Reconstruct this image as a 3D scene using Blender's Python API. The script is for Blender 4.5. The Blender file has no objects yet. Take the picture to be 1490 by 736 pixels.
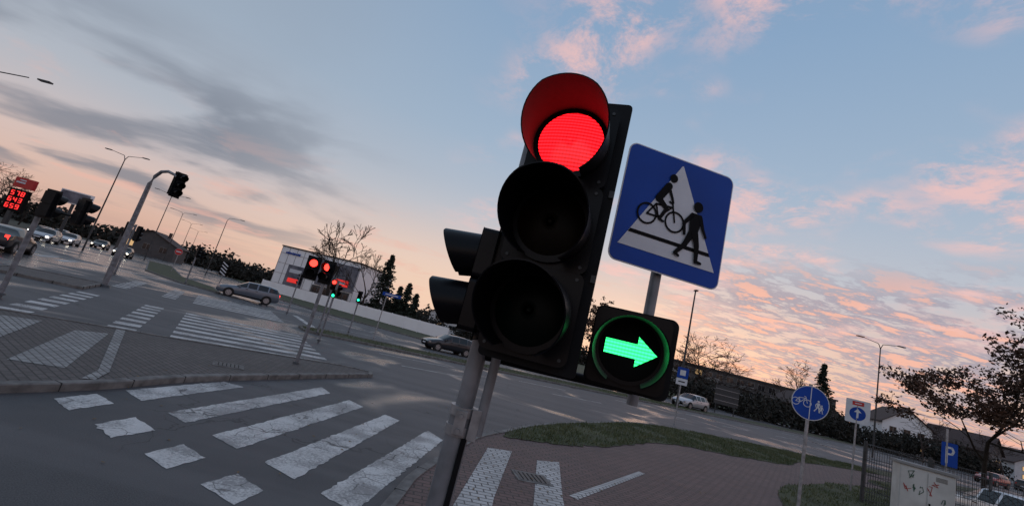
import bpy, math, random
import numpy as np
from mathutils import Vector, Matrix
random.seed(7); rng=np.random.default_rng(7)
sc=bpy.context.scene
PI=math.pi
# ------------------------------------------------------------------ materials
def mat(name,col,rough=.6,metal=0.,var=.15,scale=8.,bump=0.,emit=None,es=0.,spec=.5,coat=0.,col2=None,detail=3.):
    m=bpy.data.materials.new(name);m.use_nodes=True;nt=m.node_tree;N=nt.nodes;L=nt.links
    b=N['Principled BSDF']
    tc=N.new('ShaderNodeTexCoord');no=N.new('ShaderNodeTexNoise');no.inputs['Scale'].default_value=scale;no.inputs['Detail'].default_value=detail
    L.new(tc.outputs['Object'],no.inputs['Vector'])
    r=N.new('ShaderNodeValToRGB');r.color_ramp.elements[0].position=.3;r.color_ramp.elements[1].position=.7
    c2=col2 if col2 else tuple(min(1,c*(1+var)) for c in col)
    c1=col if col2 else tuple(c*(1-var) for c in col)
    r.color_ramp.elements[0].color=(*c1,1);r.color_ramp.elements[1].color=(*c2,1)
    L.new(no.outputs[0],r.inputs[0]);L.new(r.outputs[0],b.inputs['Base Color'])
    b.inputs['Roughness'].default_value=rough;b.inputs['Metallic'].default_value=metal
    b.inputs['Specular IOR Level'].default_value=spec;b.inputs['Coat Weight'].default_value=coat
    if bump:
        bp=N.new('ShaderNodeBump');bp.inputs['Strength'].default_value=bump;bp.inputs['Distance'].default_value=.01
        L.new(no.outputs[0],bp.inputs['Height']);L.new(bp.outputs[0],b.inputs['Normal'])
    if emit:
        b.inputs['Emission Color'].default_value=(*emit,1);b.inputs['Emission Strength'].default_value=es
    return m
def nodes(m): return m.node_tree.nodes,m.node_tree.links
def mixc(N,L,fac,a,b,mode='MIX'):
    n=N.new('ShaderNodeMix');n.data_type='RGBA';n.blend_type=mode
    for i,x in ((0,fac),(6,a),(7,b)):
        if hasattr(x,'is_linked'): L.new(x,n.inputs[i])
        elif i==0: n.inputs[0].default_value=x
        else: n.inputs[i].default_value=(*x,1)
    return n.outputs[2]
def mth(N,L,op,a,b=None,c=None,clamp=False):
    n=N.new('ShaderNodeMath');n.operation=op;n.use_clamp=clamp
    for i,x in enumerate((a,b,c)):
        if x is None: continue
        if hasattr(x,'is_linked'): L.new(x,n.inputs[i])
        else: n.inputs[i].default_value=x
    return n.outputs[0]
def mrange(N,L,v,a,b,c=0.,d=1.,smooth=True):
    n=N.new('ShaderNodeMapRange');n.interpolation_type='SMOOTHSTEP' if smooth else 'LINEAR'
    L.new(v,n.inputs[0])
    for i,x in enumerate((a,b,c,d)): n.inputs[1+i].default_value=x
    return n.outputs[0]
def noise(N,L,vec,scale,detail=4.,rough=.55,dist=0.):
    n=N.new('ShaderNodeTexNoise');L.new(vec,n.inputs['Vector']);n.inputs['Scale'].default_value=scale
    n.inputs['Detail'].default_value=detail;n.inputs['Roughness'].default_value=rough;n.inputs['Distortion'].default_value=dist
    return n.outputs[0]
def cracks(N,L,vec,scale,width,dist=.5):
    nz=N.new('ShaderNodeTexNoise');nz.inputs['Scale'].default_value=2.2;nz.inputs['Detail'].default_value=4;L.new(vec,nz.inputs['Vector'])
    va=N.new('ShaderNodeVectorMath');va.operation='MULTIPLY_ADD';L.new(nz.outputs['Color'],va.inputs[0]);va.inputs[1].default_value=(dist,dist,0);L.new(vec,va.inputs[2])
    vo=N.new('ShaderNodeTexVoronoi');vo.feature='DISTANCE_TO_EDGE';vo.inputs['Scale'].default_value=scale;L.new(va.outputs[0],vo.inputs['Vector'])
    return mrange(N,L,vo.outputs['Distance'],0,width,1,0)
def asphalt_nodes(m,paint=False):
    N,L=nodes(m);b=N['Principled BSDF'];tc=N.new('ShaderNodeTexCoord');P=tc.outputs['Object']
    big=noise(N,L,P,.35,3);mid=noise(N,L,P,2.5,4);fine=noise(N,L,P,80,2,.7)
    c=mixc(N,L,mrange(N,L,big,.35,.65),(.027,.028,.031),(.048,.048,.053))
    c=mixc(N,L,mrange(N,L,mid,.35,.7,0,.35),c,(.066,.065,.067))
    c=mixc(N,L,mrange(N,L,fine,.3,.75,0,.75),c,(.105,.105,.11))
    cr=cracks(N,L,P,.5,.011,.9)
    crm=mth(N,L,'MULTIPLY',cr,mrange(N,L,big,.46,.54))
    crm=mth(N,L,'MULTIPLY',crm,.85)
    c=mixc(N,L,crm,c,(.010,.010,.011))
    mp=N.new('ShaderNodeMapping');mp.inputs['Rotation'].default_value=(0,0,-.574);L.new(P,mp.inputs[0])
    mp.inputs['Scale'].default_value=(.06,1.1,1)
    tr=noise(N,L,mp.outputs[0],1.0,3)
    c=mixc(N,L,mrange(N,L,tr,.45,.62,0,.4),c,(.11,.108,.112))
    # damp patches, more of them towards the wide junction on the west side
    sx_=N.new('ShaderNodeSeparateXYZ');L.new(P,sx_.inputs[0])
    wst=mrange(N,L,sx_.outputs[0],-8,-30,-.03,.10)
    wet=mrange(N,L,mth(N,L,'ADD',noise(N,L,P,.16,3,.6,.6),wst),.5,.60)
    rg=mth(N,L,'MULTIPLY_ADD',wet,-.44,.64)
    if paint:
        wear=mrange(N,L,mth(N,L,'ADD',mth(N,L,'MULTIPLY',noise(N,L,P,1.4,3),.5),mth(N,L,'MULTIPLY',noise(N,L,P,26,4,.75),.5)),.44,.58)
        cr2=cracks(N,L,P,2.6,.024,.35)
        cr2=mth(N,L,'MULTIPLY',cr2,mrange(N,L,noise(N,L,P,.9,2),.45,.53))
        w=mixc(N,L,mid,(.42,.42,.41),(.76,.76,.74))
        w=mixc(N,L,mrange(N,L,fine,.4,.7,0,.3),w,(.25,.25,.25))
        c=mixc(N,L,mth(N,L,'MULTIPLY',wear,.62),w,c)
        c=mixc(N,L,mth(N,L,'MULTIPLY',cr2,.8),c,(.03,.03,.03));c=mixc(N,L,crm,c,(.02,.02,.02))
        rg=mth(N,L,'MULTIPLY_ADD',mid,.2,.5)
    else:
        c=mixc(N,L,mth(N,L,'MULTIPLY',wet,.4),c,(.024,.024,.028))
    L.new(c,b.inputs['Base Color']);L.new(rg,b.inputs['Roughness'])
    bp=N.new('ShaderNodeBump');bp.inputs['Strength'].default_value=.4;bp.inputs['Distance'].default_value=.008
    L.new(fine,bp.inputs['Height']);L.new(bp.outputs[0],b.inputs['Normal'])
M_asph=mat('asphalt',(.06,.06,.065));asphalt_nodes(M_asph)
M_paint=mat('road_paint',(.7,.7,.7));asphalt_nodes(M_paint,True)
def brick_mat(name,c1,c2,mort,rot=.0):
    m=mat(name,c1);N,L=nodes(m);b=N['Principled BSDF'];tc=N.new('ShaderNodeTexCoord')
    mp=N.new('ShaderNodeMapping');mp.inputs['Rotation'].default_value=(0,0,rot);L.new(tc.outputs['Object'],mp.inputs[0])
    br=N.new('ShaderNodeTexBrick');L.new(mp.outputs[0],br.inputs['Vector']);br.inputs['Scale'].default_value=1
    br.inputs['Brick Width'].default_value=.22;br.inputs['Row Height'].default_value=.11;br.inputs['Mortar Size'].default_value=.011
    br.inputs['Mortar Smooth'].default_value=.2;br.inputs['Bias'].default_value=0
    br.inputs['Color1'].default_value=(*c1,1);br.inputs['Color2'].default_value=(*c2,1);br.inputs['Mortar'].default_value=(*mort,1)
    n1=noise(N,L,tc.outputs['Object'],.8,4);n2=noise(N,L,tc.outputs['Object'],40,3,.7)
    c=mixc(N,L,mrange(N,L,n1,.3,.7,.0,.5),br.outputs[0],tuple(x*.4 for x in c1))
    c=mixc(N,L,mrange(N,L,n2,.4,.8,0,.25),c,(.17,.16,.15))
    L.new(c,b.inputs['Base Color']);b.inputs['Roughness'].default_value=.7
    bp=N.new('ShaderNodeBump');bp.inputs['Strength'].default_value=.8;bp.inputs['Distance'].default_value=.01
    L.new(mth(N,L,'SUBTRACT',1,br.outputs['Fac']),bp.inputs['Height']);L.new(bp.outputs[0],b.inputs['Normal'])
    return m
M_brick=brick_mat('paving_red',(.165,.095,.086),(.105,.07,.066),(.016,.014,.013),-.15)
M_brickg=brick_mat('paving_grey',(.115,.098,.092),(.078,.068,.065),(.015,.015,.014),.55)
M_brickw=brick_mat('paving_white',(.58,.58,.57),(.44,.44,.43),(.06,.06,.06),-.15)
M_brickw2=brick_mat('paving_white_worn',(.36,.36,.35),(.25,.25,.245),(.04,.04,.04),.55)
M_kerb=mat('kerb_concrete',(.14,.136,.13),.8,var=.4,scale=6,bump=.3)
M_grass=mat('grass_soil',(.028,.036,.014),.9,scale=1.3,col2=(.062,.072,.028),bump=.6,detail=6)
M_blade=mat('grass_blades',(.045,.070,.020),.6,scale=.9,col2=(.105,.11,.042))
M_ground=mat('ground_far',(.03,.035,.02),.95,scale=.05,col2=(.055,.05,.035))
M_black=mat('black_plastic',(.004,.004,.006),.34,var=.3,scale=5,bump=.03,spec=.18)
M_blackm=mat('black_matte',(.005,.006,.008),.5,var=.4,scale=9,bump=.08,spec=.15)
M_hoodin=mat('visor_interior_redlit',(.06,.055,.055),.55,spec=.2)  # lit copy: base colour lightened so the visor glows with the red lamp
M_hooddk=mat('visor_interior_shaded',(.003,.003,.004),.7,spec=.06)  # shaded copy of the same plastic, the visor's shade put into its colour
M_hoodg=mat('visor_interior_greenlit',(.09,.09,.09),.5,spec=.3)  # lit copy for the arrow: green spill boosted by a lighter base colour
M_metal=mat('galvanised_steel',(.30,.31,.33),.45,.55,.3,14,.05)
M_metald=mat('dark_steel',(.045,.05,.055),.5,.3,.3,10)
M_polep=mat('pole_grey_paint',(.17,.18,.20),.45,.15,.4,7,.08,detail=6)
M_blue=mat('sign_blue',(.003,.055,.34),.4,var=.12,scale=3,spec=.2)
M_white=mat('sign_white',(.60,.63,.68),.4,var=.06,spec=.3)
M_blk=mat('sign_black',(.004,.004,.005),.6,spec=.1)
M_red=mat('sign_red',(.5,.02,.02),.5)
M_glass=mat('car_glass',(.01,.012,.014),.06,var=.1)
M_tyre=mat('tyre',(.012,.012,.012),.85)
M_rim=mat('rim',(.35,.36,.38),.3,.8)
M_bark=mat('bark',(.03,.024,.02),.95,var=.4,scale=6)
M_barkl=mat('bark_far',(.045,.03,.025),.95,var=.3,scale=6)
M_pine=mat('pine_needles',(.008,.016,.010),.8,scale=1.5,col2=(.022,.034,.02))
M_leafb=mat('leaves_brown',(.035,.02,.012),.8,scale=.8,col2=(.095,.042,.022))
M_leafd=mat('leaves_dark',(.010,.013,.009),.85,scale=.6,col2=(.03,.025,.018))
M_litter=mat('fallen_leaf',(.10,.055,.02),.8,scale=3,col2=(.2,.13,.05))
M_conc=mat('concrete',(.25,.25,.25),.85,var=.2,scale=2)
M_wallw=mat('white_panels',(.86,.87,.90),.4,var=.04,scale=.6)
M_housew=mat('white_render',(.6,.6,.62),.7,var=.1,scale=1)
M_cab=mat('cabinet_grey',(.50,.51,.50),.5,var=.14,scale=2.5,bump=.05)
M_housed=mat('grey_render',(.08,.075,.075),.85,var=.15,scale=1)
M_roof=mat('roof_tiles',(.06,.04,.036),.8,var=.3,scale=6)
M_win=mat('window_glass',(.015,.018,.022),.08,var=.2)
M_winlit=mat('window_lit',(.3,.2,.1),.4,emit=(1,.62,.28),es=.6)
M_poster=mat('poster',(.04,.05,.08),.5,scale=.7,col2=(.22,.22,.26))
M_postred=mat('poster_red_lit',(.5,.02,.02),.5,emit=(1,.04,.03),es=.55)
def emis(name,col,s): return mat(name,tuple(c*.3 for c in col),.3,emit=col,es=s)
M_eR=emis('lamp_red',(1,.03,.02),5);M_eG=emis('lamp_green',(.02,1,.45),3)
M_eP=emis('price_digits',(1,.03,.03),1.6)
M_eW=emis('lamp_head',(1,.9,.72),9);M_eT=emis('lamp_tail',(1,.03,.02),3.5)
for m_ in (M_winlit,M_eR,M_eG,M_eT,M_eP,M_postred):
    try: m_.cycles.emission_sampling='NONE'
    except Exception: pass
def led(name,col,s,base=.35,sc_=95,axis=2):
    m=mat(name,(.03,.01,.01),.25);N,L=nodes(m);b=N['Principled BSDF'];tc=N.new('ShaderNodeTexCoord')
    sp=N.new('ShaderNodeSeparateXYZ');L.new(tc.outputs['Object'],sp.inputs[0])
    w=mth(N,L,'SINE',mth(N,L,'MULTIPLY',sp.outputs[axis],sc_*2*PI))
    w2=mth(N,L,'SINE',mth(N,L,'MULTIPLY',sp.outputs[0],sc_*1.1*2*PI))
    k=mth(N,L,'MULTIPLY',mrange(N,L,w,-.8,.6,base,1),mrange(N,L,w2,-1,.2,.8,1))
    b.inputs['Emission Color'].default_value=(*col,1);L.new(mth(N,L,'MULTIPLY',k,s),b.inputs['Emission Strength']);return m
M_ledR=led('led_red',(1,.008,.014),3.6,.22,66)
M_ledG=led('led_green',(.025,1,.22),3.4,.4,70)
def car_paint(n,c): return mat(n,c,.3,.35,.04,3,coat=.6)
# ------------------------------------------------------------------ mesh builder
class B:
    def __init__(s): s.v=[];s.f=[];s.m=[];s.s=[];s.mats=[];s.M=Matrix.Identity(4)
    def add(s,vs,fs,mt,smooth=False):
        if mt not in s.mats: s.mats.append(mt)
        k=s.mats.index(mt);o=len(s.v)
        s.v+= [tuple(s.M@Vector(p)) for p in vs]
        for f in fs: s.f.append(tuple(i+o for i in f));s.m.append(k);s.s.append(smooth)
    def box(s,c,d,mt,rz=0.,R=None):
        x,y,z=[k/2 for k in d];Mx=R if R else Matrix.Rotation(rz,3,'Z')
        vs=[tuple(Vector(c)+Mx@Vector((a*x,b*y,e*z))) for a in(-1,1) for b in(-1,1) for e in(-1,1)]
        s.add(vs,[(0,1,3,2),(4,6,7,5),(0,4,5,1),(2,3,7,6),(0,2,6,4),(1,5,7,3)],mt)
    def tube(s,pts,rs,mt,n=8,cap=True,smooth=True):
        pts=[Vector(p) for p in pts];
        if not hasattr(rs,'__len__'): rs=[rs]*len(pts)
        vs=[];fs=[]
        for i,p in enumerate(pts):
            d=(pts[min(i+1,len(pts)-1)]-pts[max(i-1,0)]).normalized()
            a=d.cross(Vector((0,0,1)) if abs(d.z)<.9 else Vector((1,0,0))).normalized();b=d.cross(a)
            for k in range(n):
                t=2*PI*k/n;vs.append(tuple(p+(a*math.cos(t)+b*math.sin(t))*rs[i]))
        for i in range(len(pts)-1):
            for k in range(n):
                fs.append((i*n+k,i*n+(k+1)%n,(i+1)*n+(k+1)%n,(i+1)*n+k))
        s.add(vs,fs,mt,smooth)
        if cap: s.add(vs[:n],[tuple(range(n))],mt);s.add(vs[-n:],[tuple(range(n))],mt)
    def prism(s,pts,y0,y1,mt,plane='XZ'):
        n=len(pts)
        if plane=='XZ': vs=[(a,y0,b) for a,b in pts]+[(a,y1,b) for a,b in pts]
        else: vs=[(a,b,y0) for a,b in pts]+[(a,b,y1) for a,b in pts]
        s.add(vs,[tuple(range(n)),tuple(range(n,2*n))]+[(i,(i+1)%n,n+(i+1)%n,n+i) for i in range(n)],mt)
    def flat(s,pts,y,mt): s.add([(a,y,b) for a,b in pts],[tuple(range(len(pts)))],mt)
    def cap2(s,a,b,ra,rb,y,mt,n=8):
        ax,az=a;bx,bz=b;t=math.atan2(bz-az,bx-ax);pts=[]
        for k in range(n+1): q=t+PI/2+PI*k/n;pts.append((ax+ra*math.cos(q),az+ra*math.sin(q)))
        for k in range(n+1): q=t-PI/2+PI*k/n;pts.append((bx+rb*math.cos(q),bz+rb*math.sin(q)))
        s.flat(pts,y,mt)
    def ring2(s,c,r0,r1,y,mt,n=28):
        vs=[];fs=[]
        for k in range(n):
            q=2*PI*k/n;vs+=[(c[0]+r0*math.cos(q),y,c[1]+r0*math.sin(q)),(c[0]+r1*math.cos(q),y,c[1]+r1*math.sin(q))]
        for k in range(n): j=(k+1)%n;fs.append((2*k,2*k+1,2*j+1,2*j))
        s.add(vs,fs,mt)
    def disc2(s,c,r,y,mt,n=32): s.flat([(c[0]+r*math.cos(2*PI*k/n),c[1]+r*math.sin(2*PI*k/n)) for k in range(n)],y,mt)
    def build(s,name,parent=None,bevel=0.):
        me=bpy.data.meshes.new(name);me.from_pydata(s.v,[],s.f)
        for m in s.mats: me.materials.append(m)
        me.polygons.foreach_set('material_index',s.m);me.polygons.foreach_set('use_smooth',s.s);me.update()
        ob=bpy.data.objects.new(name,me);sc.collection.objects.link(ob)
        if parent: ob.parent=parent
        if bevel:
            md=ob.modifiers.new('b','BEVEL');md.width=bevel;md.segments=2;md.limit_method='ANGLE';md.angle_limit=math.radians(50)
        return ob
def empty(name):
    e=bpy.data.objects.new(name,None);sc.collection.objects.link(e);return e
def frame(x,y,z=0,deg=0): return Matrix.Translation((x,y,z))@Matrix.Rotation(math.radians(deg),4,'Z')
def rrect(cx,cz,w,h,r,n=5):
    pts=[]
    for sx,sz,a0 in((1,1,0),(-1,1,90),(-1,-1,180),(1,-1,270)):
        for k in range(n+1):
            q=math.radians(a0+90*k/n);pts.append((cx+sx*(w/2-r)+r*math.cos(q),cz+sz*(h/2-r)+r*math.sin(q)))
    return pts
# ------------------------------------------------------------------ street plan
O=Vector((-8.3,12.3));Ud=Vector((.84,.543));Vd=Vector((-.543,.84))
def W(u,v): p=O+Ud*u+Vd*v;return (p.x,p.y)
def smooth(pts,n=6):
    P=[Vector(p) for p in pts];out=[]
    for i in range(len(P)-1):
        a=P[max(i-1,0)];b=P[i];c=P[i+1];d=P[min(i+2,len(P)-1)]
        for k in range(n):
            t=k/n;q=.5*((2*b)+(c-a)*t+(2*a-5*b+4*c-d)*t*t+(3*b-a-3*c+d)*t**3);out.append((q.x,q.y))
    out.append(tuple(P[-1]));return out
def sheet(name,pts,z,mt):
    b=B();n=len(pts)
    b.add([(p[0],p[1],z) for p in pts],[tuple(range(n))],mt)
    return b.build(name)
M_joint=mat('kerb_joint',(.02,.02,.02),.9)
def kerb(name,path,z=.115,w=.15,closed=False,side=1):
    b=B();P=[Vector(p) for p in path];n=len(P);vs=[];nor=[]
    for i in range(n):
        if closed: d=P[(i+1)%n]-P[i-1]
        else: d=P[min(i+1,n-1)]-P[max(i-1,0)]
        d.normalize();q=Vector((-d.y,d.x))*side*w;nor.append(q)
        a=P[i];c=P[i]+q
        vs+=[(a.x,a.y,-.03),(a.x,a.y,z-.015),(a.x+q.x*.12,a.y+q.y*.12,z),(c.x,c.y,z),(c.x,c.y,-.03)]
    fs=[]
    for i in range(n if closed else n-1):
        j=(i+1)%n
        for k in range(4): fs.append((5*i+k,5*i+k+1,5*j+k+1,5*j+k))
    b.add(vs,fs,M_kerb)
    acc=0.
    for i in range(n if closed else n-1):   # dark joints between one-metre kerbstones
        j=(i+1)%n;d=P[j]-P[i];L_=d.length
        if L_<1e-4 or P[i].length>32: continue
        t=1.-acc
        while t<L_:
            m=P[i]+d*(t/L_);q=nor[i]*.5;an=math.atan2(d.y,d.x)
            b.box((m.x+q.x*.97,m.y+q.y*.97,z/2+.002),(.012,w*1.02,z+.001),M_joint,an);t+=1.
        acc=(acc+L_)%1.
    return b.build(name)
sheet('ground',[(-900,-900),(900,-900),(900,900),(-900,900)],-.06,M_ground)
road=[W(-160,-45),W(320,-45),W(320,22),W(45,23),W(20,28),W(12,36),W(8,45),W(5,75),W(2,400),W(-30,400),W(-28,75),W(-30,30),W(-160,22)]
sheet('road',road,0,M_asph)
kerbR=smooth([(-2.6,-6),(-1.3,0),(-.9,3),(-.7,5.5),(-.6,6.6),(-.2,8.2),(.2,9.7),(.9,11.1),(1.9,13),(4,16),(8.6,21.2),(16.1,25),(23.6,28),(45,38),(120,84)])
kerb('kerb',kerbR,side=-1)
pav=kerbR+[(150,60),(150,-6)]
sheet('pavement',pav,.095,M_brick)
gbot=[(.9,10.4),(2.1,10.9),(3.9,12.4),(6.9,15.8),(10.1,17.2),(13.8,19.1),(21.1,24.3),(60,42),(120,78)]
ktop=[p for p in kerbR if p[1]>10.9]
def inset(p,d): return (p[0]+d*.55,p[1]-d*.83)
rj=random.Random(5)
gb2=[(x+rj.gauss(0,.05),y+rj.gauss(0,.05)) for x,y in smooth(gbot,10)]
gr1=[inset(p,.18) for p in ktop]+gb2[::-1]
sheet('grass_verge',gr1,.108,M_grass)
gr2=[(x+rj.gauss(0,.05),y+rj.gauss(0,.05)) for x,y in smooth([(6.9,5),(7.1,8.5),(7.6,10.3),(8.3,11.7),(9.8,13.6),(11.6,15),(14.5,17.2),(18.1,19.1),(23,23.4),(60,40),(150,80)],8)]+[(150,-6),(7,-6)]
sheet('lawn',gr2,.112,M_grass)
isl=smooth([(-8.5,-1),(-6.3,4.6),(-5.8,5.9),(-5.45,7),(-5.2,8.6),(-4.4,11.2),(-3.8,13),(-3.35,14.4)])+smooth([(-3.5,14.85),(-4.4,14.7),(-5.4,13.95),(-6.8,12.9),(-8.1,11.9),(-9.3,11.1),(-10.7,10.1),(-16,6)])
kerb('kerb',isl,closed=True,side=1)
sheet('traffic_island',isl,.095,M_brickg)
med=[W(4.9,10.2),W(5.6,9.7),W(60,9.4),W(320,9),W(320,13),W(60,13.2),W(6,12.6),W(4.9,11.9)]
kerb('kerb',med,closed=True,side=1);sheet('median_strip',med,.09,M_grass)
i2=[W(-6.5,8.6),W(-3.6,8.3),W(-3.6,12.3),W(-6.5,12)]
kerb('kerb',i2,closed=True,side=1);sheet('traffic_island',i2,.09,M_brickg)
gi=[W(-5,39),W(-9,78),W(-6,78),W(-2.5,43),W(.5,35),W(1,28),W(-1.5,30)]
kerb('kerb',gi,closed=True,side=1);sheet('median_strip',gi,.09,M_grass)
ne=[W(45,23),W(20,28),W(12,36),W(8,45),W(5,75),W(2,400),W(320,400),W(320,22)]
kerb('kerb',ne[:5],side=1);sheet('grass_field',ne,.05,M_grass)
# markings
b=B();Z=.004
def ragged(p,step=.07,j=.009):
    out=[];n=len(p)
    for i in range(n):
        a=Vector(p[i]);c=Vector(p[(i+1)%n]);d=c-a;k=max(1,int(d.length/step));nn=Vector((-d.y,d.x)).normalized()
        for s_ in range(k):
            q=a+d*(s_/k)+nn*(rj.gauss(0,j) if s_ else 0);out.append((q.x,q.y))
    return out
def mk(p,z=Z,m=M_paint,rag=False):
    if rag: p=ragged(p)
    b.add([(x,y,z) for x,y in p],[tuple(range(len(p)))],m)
for q in ([(-5.29,7.2),(-4.99,9.22),(-4.56,9.2),(-4.81,6.93)],[(-4.25,6.73),(-3.68,11.06),(-3.31,10.63),(-3.83,6.52)],
 [(-3.31,6.32),(-2.78,10.44),(-2.35,10.13),(-2.82,6.08)],[(-2.35,5.9),(-1.8,9.95),(-1.43,9.75),(-1.84,5.63)],
 [(-1.44,5.44),(-.78,9.52),(-.4,9.1),(-.97,5.2)],
 [(-5.37,6.17),(-5.32,6.74),(-4.88,6.54),(-4.92,5.93)],[(-4.39,5.72),(-4.33,6.26),(-3.85,6.0),(-3.96,5.47)],
 [(-3.42,5.3),(-3.34,5.81),(-2.91,5.59),(-3.0,5.09)],[(-2.53,4.95),(-2.4,5.4),(-1.97,5.16),(-2.03,4.72)]): mk(q,rag=True)
def uvq(u0,u1,v0,v1): mk([W(u0,v0),W(u1,v0),W(u1,v1),W(u0,v1)])
for i in range(8): uvq(-.15,4.3,.15+i*.98,.63+i*.98)
for i in range(8): uvq(-.15,4.3,13.1+i*.98,13.6+i*.98)
for k in range(8):
    for u0 in(-1.5,-3.5): uvq(u0,u0+.6,.0+k*1.0,.5+k*1.0);uvq(u0,u0+.6,13.1+k,13.6+k)
for i in range(14):
    uvq(-8-i*1.05,-7.5-i*1.05,23.5,27.5)
    uvq(-8-i*1.05,-7.5-i*1.05,-3,1)
for u in range(8,300,9): uvq(u,u+4,3.4,3.52);uvq(u,u+4,6.6,6.72);uvq(u,u+4,17.2,17.32)
uvq(5.9,6.3,13,21.5)
for v in range(30,300,9): uvq(-12.1,-12,v,v+4);uvq(-20.1,-20,v,v+4)
uvq(-16.2,-16.05,30,300);uvq(-29.5,-.5,28.6,29.0)
b.build('road_markings')
b=B();z=.100
for q in ([(.5,9),(1,9.2),(.6,6.4),(.5,5.2),(0,5.2),(.1,6)],[(1.5,9),(2,9.3),(1.7,7.1),(1.6,6),(1.1,6),(1.2,6.7)],[(1.85,7.35),(4.05,10.35),(4.17,10.27),(1.97,7.25)]): mk(q,z,M_brickw)
for j,q in enumerate(([(-6.9,6.9),(-8.8,9.9),(-8.5,10.4),(-6.3,7.2)],[(-8.3,7.2),(-10.2,9.4),(-9.6,9.95),(-7.7,7.2)],[(-8.95,11.1),(-6.05,7.5),(-5.95,7.6),(-8.8,11.2)],[(-6.05,7.5),(-5.75,6.9),(-5.63,7.0),(-5.93,7.6)])): mk(q,z+.002*j,M_brickw2)
b.build('pavement_markings')
def manhole(x,y,deg,z=.1):
    b=B();b.M=frame(x,y,z,deg);b.box((0,0,0),(.62,.5,.016),M_kerb);b.box((0,0,.006),(.52,.40,.012),M_metald)
    for i in range(6): b.box((-.2+.08*i,0,.013),(.02,.34,.006),M_blk)
    b.build('manhole_cover')
manhole(1.27,7.75,12);manhole(-5.6,10.3,30);manhole(7,33,30,0)
def pip(x,y,P):
    c=False;j=len(P)-1
    for i in range(len(P)):
        if (P[i][1]>y)!=(P[j][1]>y) and x<(P[j][0]-P[i][0])*(y-P[i][1])/(P[j][1]-P[i][1])+P[i][0]: c=not c
        j=i
    return c
b=B();vs=[];fs=[]
for i in range(1000):
    x=rj.uniform(-.4,9);y=rj.uniform(5,16)
    if rj.random()<.35: x=rj.uniform(-6,-.5);y=rj.uniform(4.5,14)
    on=pip(x,y,pav) or pip(x,y,isl);zb=(.116 if pip(x,y,gr1) or pip(x,y,gr2) else .107) if on else .008
    if not on and rj.random()<.75: continue
    a=rj.uniform(0,PI*2);s_=rj.uniform(.012,.035);o=len(vs)
    for k,(r_,t) in enumerate(((1,0),(.6,1.4),(1,3.1),(.5,4.6))): vs.append((x+s_*r_*math.cos(a+t),y+s_*r_*math.sin(a+t),zb+rj.uniform(0,.008)))
    fs.append((o,o+1,o+2,o+3))
b.add(vs,fs,M_litter);b.build('fallen_leaves')
def blades(name,P,x0,x1,y0,y1,n,z,h=.07):
    vs=[];fs=[];k=0
    while k<n:
        x=random.uniform(x0,x1);y=random.uniform(y0,y1)
        if not pip(x,y,P): continue
        if math.sin(x*1.7+y)*math.cos(y*1.3-x*.6)<-.45 and random.random()<.75: k+=1;continue
        a=random.uniform(0,PI);w=random.uniform(.006,.014);hh=h*random.uniform(.4,1.3);lx,ly=random.gauss(0,.03),random.gauss(0,.03)
        o=len(vs);vs+=[(x-w*math.cos(a),y-w*math.sin(a),z),(x+w*math.cos(a),y+w*math.sin(a),z),(x+lx,y+ly,z+hh)];fs.append((o,o+1,o+2));k+=1
    b=B();b.add(vs,fs,M_blade);b.build(name)
blades('grass',gr1,.8,24,10.4,28,30000,.108,.08)
blades('grass',gr2,7,20,9,22,18000,.112,.08)
blades('grass',med,-12,22,22,46,9000,.09,.12)
# ------------------------------------------------------------------ signal parts
def hood(b,cx,cz,r,Lh,mo=None,mi=None,y0=0.,drop=.10,n=40,cut=.38):
    mo=mo or M_black;mi=mi or M_hooddk;a0,a1=-62,242;vo=[];rows=8
    for layer,rr in((0,r),(1,r-.005)):
        for i in range(rows+1):
            for k in range(n+1):
                q=math.radians(a0+(a1-a0)*k/n);s_=(math.sin(q)+1)/2
                Lk=Lh*(cut+(1-cut)*min(1,s_*1.12)**.8);t=i/rows
                vo.append((cx+rr*(1+.06*t)*math.cos(q),y0-Lk*t,cz+rr*(1+.06*t)*math.sin(q)-drop*Lk*t))
    m=n+1;S=(rows+1)*m;fo=[];fi=[]
    for i in range(rows):
        for k in range(n):
            fo.append((i*m+k,i*m+k+1,(i+1)*m+k+1,(i+1)*m+k));fi.append(tuple(S+x for x in fo[-1]))
    b.add(vo,fo,mo,True);b.add(vo,fi,mi,True)
    e=[(rows*m+k,rows*m+k+1,S+rows*m+k+1,S+rows*m+k) for k in range(n)]
    e+=[(i*m+c,(i+1)*m+c,S+(i+1)*m+c,S+i*m+c) for i in range(rows) for c in(0,n)]
    b.add(vo,e,mo)
def dome(b,cx,cz,r,mt,y=-.012,bul=.022,n=40,rows=7):
    vs=[(cx,y-bul,cz)];fs=[]
    for i in range(1,rows+1):
        t=i/rows
        for k in range(n): q=2*PI*k/n;vs.append((cx+r*t*math.cos(q),y-bul*(1-t*t),cz+r*t*math.sin(q)))
    for k in range(n): fs.append((0,1+k,1+(k+1)%n))
    for i in range(rows-1):
        for k in range(n): fs.append((1+i*n+k,1+i*n+(k+1)%n,1+(i+1)*n+(k+1)%n,1+(i+1)*n+k))
    b.add(vs,fs,mt,True)
M_offA=mat('lens_off_amber',(.006,.004,.002),.4,spec=.08);M_offG=mat('lens_off_green',(.002,.005,.004),.4,spec=.08);M_offR=mat('lens_off_red',(.012,.003,.003),.35,spec=.15)
def lathe_ring(b,cx,cz,r0,r1,y0,y1,mt,n=40):
    b.tube([(cx,y1,cz),(cx,y0,cz)],[r1,r1],mt,n,cap=False);b.ring2((cx,cz),r0,r1,y0,mt,n)
HX,HY,HA=.125,1.66,-17
E=empty('traffic_light')
b=B();b.M=frame(HX,HY,0,HA)
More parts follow.
